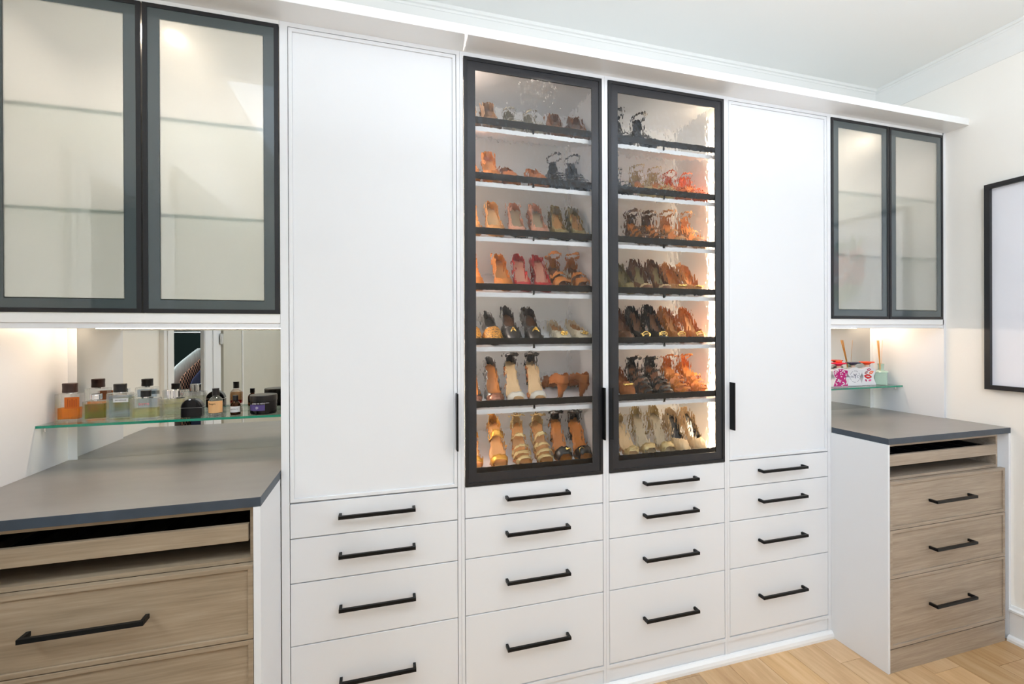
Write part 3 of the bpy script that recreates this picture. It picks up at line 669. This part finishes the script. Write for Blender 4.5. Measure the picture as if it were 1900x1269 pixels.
MC = {}
def cm(name, rgb, rough=.45, metal=0, **k):
    if name not in MC: MC[name] = mat(name, tuple(c*k_ for c, k_ in zip(S(*rgb)[:3], (.77,.755,.69)))+(1,), rough, metal, var=.08, vs=30, bump=.1, bs=400, **k)
    return MC[name]
def raffia():
    m = cm('golden raffia', (214,140,40), .6)
    if not m.get('done'):
        nt = m.node_tree; N = nt.nodes; L = nt.links; p = N['Principled BSDF']
        v = N.new('ShaderNodeTexNoise'); v.inputs['Scale'].default_value = 130; v.inputs['Distortion'].default_value = 2; tcc = N.new('ShaderNodeTexCoord'); L.new(tcc.outputs['Object'], v.inputs['Vector'])
        r = N.new('ShaderNodeValToRGB'); r.color_ramp.elements[0].position = .42; r.color_ramp.elements[0].color = S(50,25,8); r.color_ramp.elements[1].position = .55; r.color_ramp.elements[1].color = S(228,160,60)
        L.new(v.outputs['Fac'], r.inputs[0]); L.new(r.outputs[0], p.inputs['Base Color']); m['done'] = 1
    return m

def build_shoe(spec, name, label, group, loc, rz, mir):
    k = spec['kind']; A = cm(*spec['up']); I = cm(*spec['in']); Sx = cm(*spec.get('so', spec['up'])); O = cm(*spec['or']) if 'or' in spec else M_gold
    t = thing(name, label, spec.get('cat', 'shoe'), loc, (math.radians(19.8), 0, rz), group)
    H = spec.get('H', .06)
    def part(n, b, m, solid=.0012, smooth=True, lb=None, par=None): return ob(n, b, m, par or t, local=True, smooth=smooth, solid=solid, label=lb)
    if k in ('pump', 'loafer', 'flat'):
        s = Shoe(H=H, t0=spec.get('t0', .27), h=spec.get('h', .050), rim=spec.get('rim', 40), mir=mir, plat=spec.get('plat', .005), W=spec.get('W', .079), L=spec.get('L', .225))
        b = s.toe_box(); s.walls(b); bmesh.ops.remove_doubles(b.bm, verts=b.bm.verts, dist=1e-5)
        u = part('upper', b, A)
        if 'toe' in spec: part('toe_cap', s.band(.005, .17, .0016), cm(*spec['toe']), lb='contrasting toe cap', par=u)
        if 'trimc' in spec: part('trim_band', s.band(s.t0-.035, s.t0+.012, .0018, 12, 168), cm(*spec['trimc']), lb='contrasting throat band', par=u)
    else:
        s = Shoe(H=H, t0=.3, h=spec.get('h', .046), mir=mir, plat=spec.get('plat', .010), W=spec.get('W', .077), L=spec.get('L', .225))
        if spec.get('counter', True): part('heel_counter', s.walls(tmin=.80, rim=70), A)
        for j, (a_, c_, *r) in enumerate(spec.get('straps', [(.12, .24)])):
            part('strap', s.band(a_, c_, .002+.0006*j, skew=(r[0] if r else 0)*mir, lift=(r[1] if len(r) > 1 else 0)), A if not spec.get('strapm') else cm(*spec['strapm']))
        if spec.get('loop'): part('ankle_strap', s.loop(spec['loop'], spec.get('lr', .0036)), A, 0)
    part('insole', s.insole(), I, .0008)
    part('sole', s.sole(wedge=(k == 'wedge')), Sx, 0, False)
    if H > .02 and k != 'wedge': part('heel', s.heel(spec.get('hb', .007)), spec.get('hm') and cm(*spec['hm']) or A, 0)
    orn = spec.get('orn')
    if orn:
        tt = spec.get('ot', .2); y0 = s.y(tt); z0 = s.zs(tt)+s.hh(tt)+.004; x0 = s.cx(tt)
        b = B()
        if orn == 'bow':
            for sg in (-1, 1): b.lathe([(0,-.006),(.008,-.004),(.010,0),(.008,.004),(0,.006)], 12, (x0+sg*.012, y0, z0), sx=1.3, sy=.8)
            b.lathe([(0,-.005),(.005,-.003),(.005,.004),(0,.006)], 10, (x0, y0-.003, z0+.001)); on = 'bow'
        elif orn == 'ring':
            b.tube([(x0+.020*math.cos(a), y0+.006*math.sin(a)-.004, z0+.009*math.sin(a)-.004) for a in [2*PI*q/18 for q in range(18)]], .0032, 8, True); b.tube([(x0-.018,y0-.004,z0-.004),(x0+.018,y0-.004,z0-.004)], .0025, 6); on = 'buckle'
        elif orn == 'buckle':
            b.tube([(x0-.018*mir+.011*math.cos(a), y0-.004+.004*math.sin(a), z0-.008+.011*math.sin(a)) for a in [2*PI*q/14 for q in range(14)]], .002, 6, True); on = 'buckle'
        elif orn == 'flower':
            for q in range(6):
                a = 2*PI*q/6; b.lathe([(0,-.003),(.007,-.001),(.007,.002),(0,.004)], 8, (x0+.011*math.cos(a), y0-.002+.006*math.sin(a), z0+.005*math.sin(a)))
            b.lathe([(0,-.002),(.005,.002),(0,.008)], 8, (x0, y0-.004, z0)); on = 'flower_ornament'
        elif orn == 'tassel':
            for q in (-1, 1): b.tube([(x0, y0, z0), (x0+q*.010, y0-.010, z0-.010), (x0+q*.016, y0-.018, z0-.022)], .0045, 6)
            b.lathe([(0,-.004),(.006,0),(0,.004)], 8, (x0, y0-.002, z0+.001)); on = 'tassel_bow'
        ob(on, b, O, t, local=True, smooth=True)
    if spec.get('ball'):                                  # pompons along the straps
        b = B(); rr_ = random.Random(9)
        for tt in (.10, .20, .30, .42, .55, .68):
            for ph in (20, 55, 90, 125, 160):
                x, y, z = s.pt(tt, math.radians(ph), .003)
                if rr_.random() < .72: b.lathe([(0,-.0055),(.0055,0),(0,.0055)], 8, (x, y, z))
        ob('trim_balls', b, cm(*spec['ball']), t, local=True, smooth=True)
    return t

TAN = ('tan leather', (205,150,95)); BLK = ('black leather', (20,18,18), .35); NUDE = ('nude leather', (222,180,150)); CAM = ('caramel leather', (190,118,50)); TAU = ('taupe suede', (128,102,82), .8)
GLD = ('gold leather', (214,160,70), .28, .6); COG = ('cognac suede', (158,94,44), .8); GRG = ('greige leather', (176,162,140)); BRN = ('brown leather', (104,64,36)); OLV = ('olive leather', (140,125,85)); CRM = ('cream leather', (235,222,200))
PNK = ('blush leather', (214,160,140)); RED = ('red leather', (165,30,34), .5); SIL = ('silver leather', (190,185,175), .3, .5); WHT = ('white leather', (238,235,230)); AMB = ('amber suede', (205,120,35), .7); ORG = ('orange leather', (220,110,55))
BRZ = ('bronze metallic', (150,105,90), .25, .7); CHP = ('champagne leather', (214,190,140), .35, .3); SND = ('sand leather', (220,190,150)); LEO = ('dark leopard brown', (98,64,30)); BUN = ('burnt umber leather', (120,78,50))
ROWS = [
 # (cabinet, shelf, [(description, noun, [x..], spec)])
 (0, 0, [('taupe suede', 'pump', [.348,.430], dict(kind='pump', up=TAU, **{'in': TAU}, H=.075)),
         ('pale silver', 'sandal', [.533,.626], dict(kind='sandal', up=SIL, **{'in': GRG}, H=.035, straps=[(.10,.20),(.3,.36)], loop=.04)),
         ('brown leather', 'pump', [.734,.829], dict(kind='pump', up=BUN, **{'in': TAU}, H=.065))]),
 (0, 1, [('golden tan', 'pump', [.348,.430], dict(kind='pump', up=CAM, **{'in': TAN}, H=.075)),
         ('low cognac suede', 'loafer', [.519,.643], dict(kind='loafer', up=COG, **{'in': TAN}, H=.025, t0=.36, h=.048)),
         ('black lace strappy', 'sandal', [.738,.826], dict(kind='sandal', up=BLK, **{'in': BLK}, H=.045, straps=[(.08,.12,.05),(.17,.21,-.05),(.27,.31,.05),(.38,.42,-.04)], loop=.07, lr=.004))]),
 (0, 2, [('tan satin', 'pump', [.352,.443], dict(kind='pump', up=TAN, **{'in': SND}, H=.080, t0=.2)),
         ('blush nude', 'pump', [.548,.640], dict(kind='pump', up=PNK, **{'in': GRG}, H=.082, t0=.2, so=BLK)),
         ('olive taupe', 'pump', [.738,.820], dict(kind='pump', up=OLV, **{'in': TAN}, H=.080, t0=.2, so=BLK, W=.072))]),
 (0, 3, [('caramel leather', 'pump', [.360,.478], dict(kind='pump', up=CAM, **{'in': TAN}, H=.072, t0=.22)),
         ('red edged blush', 'pump', [.566,.650], dict(kind='pump', up=RED, **{'in': PNK}, H=.080, t0=.12, rim=30, W=.076)),
         ('caramel peep toe', 'sandal', [.738,.827], dict(kind='sandal', up=CAM, **{'in': BRN}, so=CRM, plat=.016, H=.04, straps=[(.10,.26),(.36,.44)], loop=.065, lr=.005))]),
 (0, 4, [('golden raffia front', 'flat', [.349,.430], dict(kind='flat', up=BLK, **{'in': BLK}, H=.03, t0=.36, h=.050, raffia=1)),
         ('black tasselled', 'loafer', [.519,.611], dict(kind='loafer', up=BLK, **{'in': BRN}, H=.05, t0=.34, h=.052, orn='tassel', ot=.26)),
         ('cream flower trimmed', 'flat', [.741,.834], dict(kind='flat', up=CRM, **{'in': TAN}, H=.004, t0=.30, h=.036, orn='flower', ot=.2, rim=35))]),
 (0, 5, [('bronze toed black', 'pump', [.348,.437], dict(kind='pump', up=BLK, **{'in': CAM}, H=.085, t0=.16, toe=BRZ)),
         ('white strapped black', 'pump', [.527,.620], dict(kind='sandal', up=BLK, **{'in': SND}, H=.09, straps=[(.07,.19)], strapm=WHT, loop=.05, lr=.005, so=COG)),
         ('cognac suede heeled', 'mule', [.722,.818], dict(kind='pump', up=COG, **{'in': COG}, H=.075, t0=.45, h=.05, back=1, hb=.008))]),
 (0, 6, [('gold ankle wrap', 'sandal', [.352,.453], dict(kind='sandal', up=GLD, **{'in': TAN}, H=.085, so=CAM, plat=.014, straps=[(.10,.22),(.50,.58,.10,.01)], loop=.07, lr=.007)),
         ('pale gold multi strap', 'sandal', [.558,.649], dict(kind='sandal', up=CHP, **{'in': TAN}, H=.075, so=CAM, plat=.014, straps=[(.08,.15,.02),(.20,.26,-.04),(.34,.39,.05),(.50,.54,-.04)], loop=.055)),
         ('black buckled', 'sandal', [.740,.828], dict(kind='sandal', up=BLK, **{'in': CAM}, H=.085, so=CAM, plat=.012, straps=[(.08,.24)], loop=.05, lr=.008, orn='buckle', ot=.18, h=.055))]),
 (1, 0, [('black looped', 'sandal', [1.045,1.165], dict(kind='sandal', up=BLK, **{'in': BLK}, H=.07, straps=[(.10,.2),(.3,.36,.05)], loop=.06, lr=.007))]),
 (1, 1, [('black strappy', 'sandal', [.955,1.043], dict(kind='sandal', up=BLK, **{'in': BLK}, H=.03, straps=[(.10,.16,.05),(.3,.36,-.05)], loop=.05)),
         ('glittery champagne', 'sandal', [1.160,1.248], dict(kind='sandal', up=CHP, **{'in': CAM}, H=.045, straps=[(.10,.2),(.3,.34)], loop=.06, ball=CHP)),
         ('orange pompom', 'sandal', [1.342,1.428], dict(kind='sandal', up=ORG, **{'in': CAM}, H=.045, straps=[(.10,.2),(.3,.36)], loop=.05, ball=ORG))]),
 (1, 2, [('leopard brown looped', 'sandal', [1.130,1.218], dict(kind='sandal', up=LEO, **{'in': CAM}, H=.055, straps=[(.10,.2),(.28,.34),(.42,.48)], loop=.055, lr=.006)),
         ('tan wrapped', 'sandal', [1.321,1.418], dict(kind='sandal', up=TAN, **{'in': CAM}, H=.06, straps=[(.10,.2,.04),(.4,.46,-.05)], loop=.06, lr=.005))]),
 (1, 3, [('olive green', 'pump', [.960,1.049], dict(kind='pump', up=OLV, **{'in': OLV}, H=.06, t0=.2)),
         ('greyish brown', 'pump', [1.142,1.232], dict(kind='pump', up=BUN, **{'in': OLV}, H=.078, t0=.17, trimc=SND)),
         ('gold chained tan', 'pump', [1.318,1.405], dict(kind='pump', up=TAN, **{'in': CAM}, H=.062, t0=.17, orn='bow', ot=.12, so=BLK))]),
 (1, 4, [('dark brown', 'pump', [.955,1.038], dict(kind='pump', up=BRN, **{'in': BUN}, H=.066, t0=.2)),
         ('gold ringed black', 'pump', [1.124,1.214], dict(kind='pump', up=BLK, **{'in': BUN}, H=.070, t0=.18, orn='ring', ot=.12)),
         ('gold ringed tan', 'pump', [1.309,1.408], dict(kind='pump', up=CAM, **{'in': TAN}, H=.066, t0=.18, orn='ring', ot=.12))]),
 (1, 5, [('gold bowed cognac', 'loafer', [.960,1.048], dict(kind='loafer', up=COG, **{'in': COG}, H=.03, t0=.34, orn='bow', ot=.24)),
         ('black caged', 'sandal', [1.140,1.230], dict(kind='sandal', up=BLK, **{'in': BRN}, H=.05, straps=[(.05,.11,.06),(.15,.21,-.06),(.26,.32,.06),(.38,.44,-.06),(.52,.58,.05)], loop=.055, lr=.006)),
         ('amber caged', 'sandal', [1.330,1.422], dict(kind='sandal', up=AMB, **{'in': CAM}, H=.05, straps=[(.05,.11,.06),(.16,.22,-.06),(.28,.34,.06),(.42,.48,-.06)], loop=.065, lr=.004))]),
 (1, 6, [('gold knotted', 'sandal', [.962,1.058], dict(kind='sandal', up=CHP, **{'in': SND}, H=.06, so=TAN, straps=[(.05,.12,.08),(.10,.17,-.08)], loop=.04)),
         ('champagne peep toe', 'pump', [1.150,1.240], dict(kind='sandal', up=CHP, **{'in': GRG}, H=.085, straps=[(.08,.20)], so=SND, h=.05)),
         ('beige black lined', 'pump', [1.326,1.415], dict(kind='pump', up=SND, **{'in': BLK}, H=.085, t0=.27))]),
]
SHN = ['top', 'second', 'third', 'fourth', 'fifth', 'sixth', 'bottom']
NM = {'pump': 'high_heel_pump', 'sandal': 'strappy_sandal', 'loafer': 'loafer', 'flat': 'flat_shoe', 'mule': 'heeled_mule'}
rj = random.Random(11)
for cab, sh, prs in ROWS:
    zf = SHZ[sh]
    for desc, noun, xs, spec in prs:
        for j, x in enumerate(xs):
            sd = 'left' if j == 0 else 'right'
            lab = f"{sd} shoe of the {desc} {noun}s, {SHN[sh]} shelf, {'left' if cab == 0 else 'right'} shoe cabinet"
            back = spec.get('back')
            y0 = .052 + rj.random()*.006
            rz = (rj.random()-.5)*.03
            if back: y0 = .052+.215; rz += PI
            loc = (x, y0, zf+(y0-.036)*TA+.0008)
            mir = -1 if j == 0 else 1
            if back:
                t = build_shoe(dict(spec), NM[noun], lab, f'{desc} {noun}s pair', loc, 0, mir)
                t.rotation_euler = (Matrix.Rotation(math.radians(19.8), 3, 'X') @ Matrix.Rotation(PI, 3, 'Z')).to_euler()
            else:
                t = build_shoe(spec, NM[noun], lab, f'{desc} {noun}s pair', loc, rz, mir)
            if spec.get('raffia'):
                for c in t.children:
                    if c.name.startswith('upper'):
                        s = Shoe(H=.03, t0=.36, h=.050, rim=40, mir=mir)
                        ob('raffia_vamp', s.band(.004, .33, .004), raffia(), c, local=True, smooth=True, solid=.002, label='golden woven raffia')

# ------------------------------------------------------------ framed picture on the right wall
YA, YZ, Z0, Z1 = -.176, -1.02, 1.2106, 2.2343
t = thing('framed_picture', 'large black framed picture hanging on the right wall', 'picture', (XR-.012, (YA+YZ)/2, Z0))
b = B(); e = .022
for y0, y1, z0, z1 in ((YZ, YA, Z0, Z0+e), (YZ, YA, Z1-e, Z1), (YZ, YZ+e, Z0+e, Z1-e), (YA-e, YA, Z0+e, Z1-e)): b.box(XR-.028, XR-.001, y0, y1, z0, z1)
ob('frame', b, M_black, t)
b = B(); b.box(XR-.010, XR-.006, YZ+e, YA-e, Z0+e, Z1-e); pap = ob('print_sheet', b, M_paper, t)
b = B(); b.box(XR-.020, XR-.018, YZ+e, YA-e, Z0+e, Z1-e); ob('glazing', b, thin_glass('picture glass', (.995,.995,1,1), .3), t)
XP = XR-.0108
def art(name, polys, cols):
    b = B()
    for k, (pp, ci) in enumerate(polys): b.prism(pp, 'x', XP-.0002*(k%7)-.0003, XR-.0099, ci)
    ob(name, b, cols, pap)
AC = [mat('poppy red ink', S(190,40,40), .7), mat('coral ink', S(232,120,95), .7), mat('leaf green ink', S(90,130,70), .7), mat('olive ink', S(150,160,80), .7), mat('dusty rose ink', S(200,110,110), .7), mat('grey line ink', S(95,95,100), .7), mat('wash ink', S(225,205,200), .7)]
polys = []; ra = random.Random(21); cyc, czc = -.585, 1.90
def blob(y, z, r, n=9, e=.3): return [(y+r*(1+e*(ra.random()-.5))*math.cos(2*PI*k/n), z+r*(1+e*(ra.random()-.5))*math.sin(2*PI*k/n)) for k in range(n)]
def leaf(y, z, a, ln, w_): return [(y+ln*u*math.cos(a)-w_*v*math.sin(a), z+ln*u*math.sin(a)+w_*v*math.cos(a)) for u, v in ((0,0),(.25,.8),(.5,1),(.8,.5),(1,0),(.8,-.5),(.5,-1),(.25,-.8))]
for k in range(9): polys.append((leaf(cyc+(.12 if k%2 else -.12)*ra.random(), 2.0, PI/2+(ra.random()-.5)*1.8, .13, .018), 2))
for k in range(8): polys.append((leaf(cyc, 1.82, -PI/2+(ra.random()-.5)*2.6, .17, .02), 3))
for k in range(46): polys.append((blob(cyc+(ra.random()-.5)*.30, 1.82+ra.random()*.22, .020+.022*ra.random()), ra.choice([0,1,1,4,4])))
art('flower_print', polys, AC)
polys = []
y0, y1, z0, z1 = -.76, -.405, 1.36, 1.715
for q, m_ in ((0, 5), (.016, 5)):
    a, b_, c, d = y0+q, y1-q, z0+q, z1-q; l = .004
    for p_ in (((a,c),(b_,c),(b_,c+l),(a,c+l)), ((a,d-l),(b_,d-l),(b_,d),(a,d)), ((a,c),(a+l,c),(a+l,d),(a,d)), ((b_-l,c),(b_,c),(b_,d),(b_-l,d))): polys.append((list(p_), 5))
art('bottle_outline_print', polys, AC)
text('lettering', 'N°5', .045, AC[5], pap, (XP-.0015, -.58, 1.640), (PI/2,0,-PI/2), local=False)
text('lettering', 'CHANEL', .045, AC[5], pap, (XP-.0015, -.58, 1.585), (PI/2,0,-PI/2), local=False)

# ------------------------------------------------------------ clothes in the closet (seen in the mirror)
b = B(); b.tube([(-2.29,-2.02,1.52),(-1.24,-2.02,1.52)], .012, 10); tag(ob('clothes_rod', b, M_alu), 'metal clothes rod inside the closet, seen in the mirror', 'rod')
def garment(name, lab, x, yc, zt, m, thick=.07, sc=1.0, lz=.9, seed=0):
    t = thing(name, lab, 'clothing', (x, yc, zt))
    hw = lambda z: lerp(z, [(0,.05),(.03,.10),(.12,.24),(.17,.27),(.5,.26),(1,.29)])
    b = B(); rows = []; rr = random.Random(seed)
    for z in [0,.02,.05,.09,.13,.17,.24,.35,.5,.7,.85,1]:
        r = []
        for k in range(25):
            a = 2*PI*k/24; fold = 1+.18*math.sin(7*a+seed)*min(1, z*3)
            r.append((thick*.5*math.sin(a)*fold*(.6+.4*min(1, z*4)), sc*hw(z)*math.cos(a), -z*lz))
        rows.append(r)
    b.grid(rows); b.bm.faces.new([b.bm.verts.new(p) for p in rows[0][:-1]]); bmesh.ops.remove_doubles(b.bm, verts=b.bm.verts, dist=1e-5)
    ob('fabric', b, m, t, local=True, smooth=True)
    b = B(); b.tube([(0,0,-.02),(0,0,.05),(0,.02,.075),(0,.0,.10)], .003, 6); ob('hanger_hook', b, M_chrome, t, local=True)
    return t
M_suit = mat('grey suiting', S(95,98,108), .8, var=.1, bump=.3); M_navyf = mat('navy fabric', S(48,52,84), .8, var=.2, vs=30)
M_lav = mat('blue grey fabric', S(110,112,160), .8, var=.1); M_plastic = mat('cloudy garment plastic', (.66,.70,.72,1), .2, var=.35, vs=18, stretch=(1,3,.6))
M_check = mat('checked cloth', S(190,150,130), .8)
nt = M_check.node_tree; ck = nt.nodes.new('ShaderNodeTexChecker'); ck.inputs['Scale'].default_value = 45; ck.inputs[1].default_value = S(20,20,24); ck.inputs[2].default_value = S(215,160,135)
tcn = nt.nodes.new('ShaderNodeTexCoord'); nt.links.new(tcn.outputs['Object'], ck.inputs[0]); nt.links.new(ck.outputs[0], nt.nodes['Principled BSDF'].inputs['Base Color'])
garment('garment_bag', 'clothing under cloudy plastic hanging in the closet, seen in the mirror', -1.52, -2.08, 1.385, M_plastic, .05, 2.2, .95, 1)
garment('hanging_shirt', 'dark and peach checked shirt in the closet, seen in the mirror', -1.455, -1.98, 1.315, M_check, .02, 2.0, .95, 3)
garment('hanging_jacket', 'navy jacket hanging beside the checked shirt in the closet, seen in the mirror', -1.40, -1.96, 1.285, M_navyf, .04, 1.80, .95, 4)
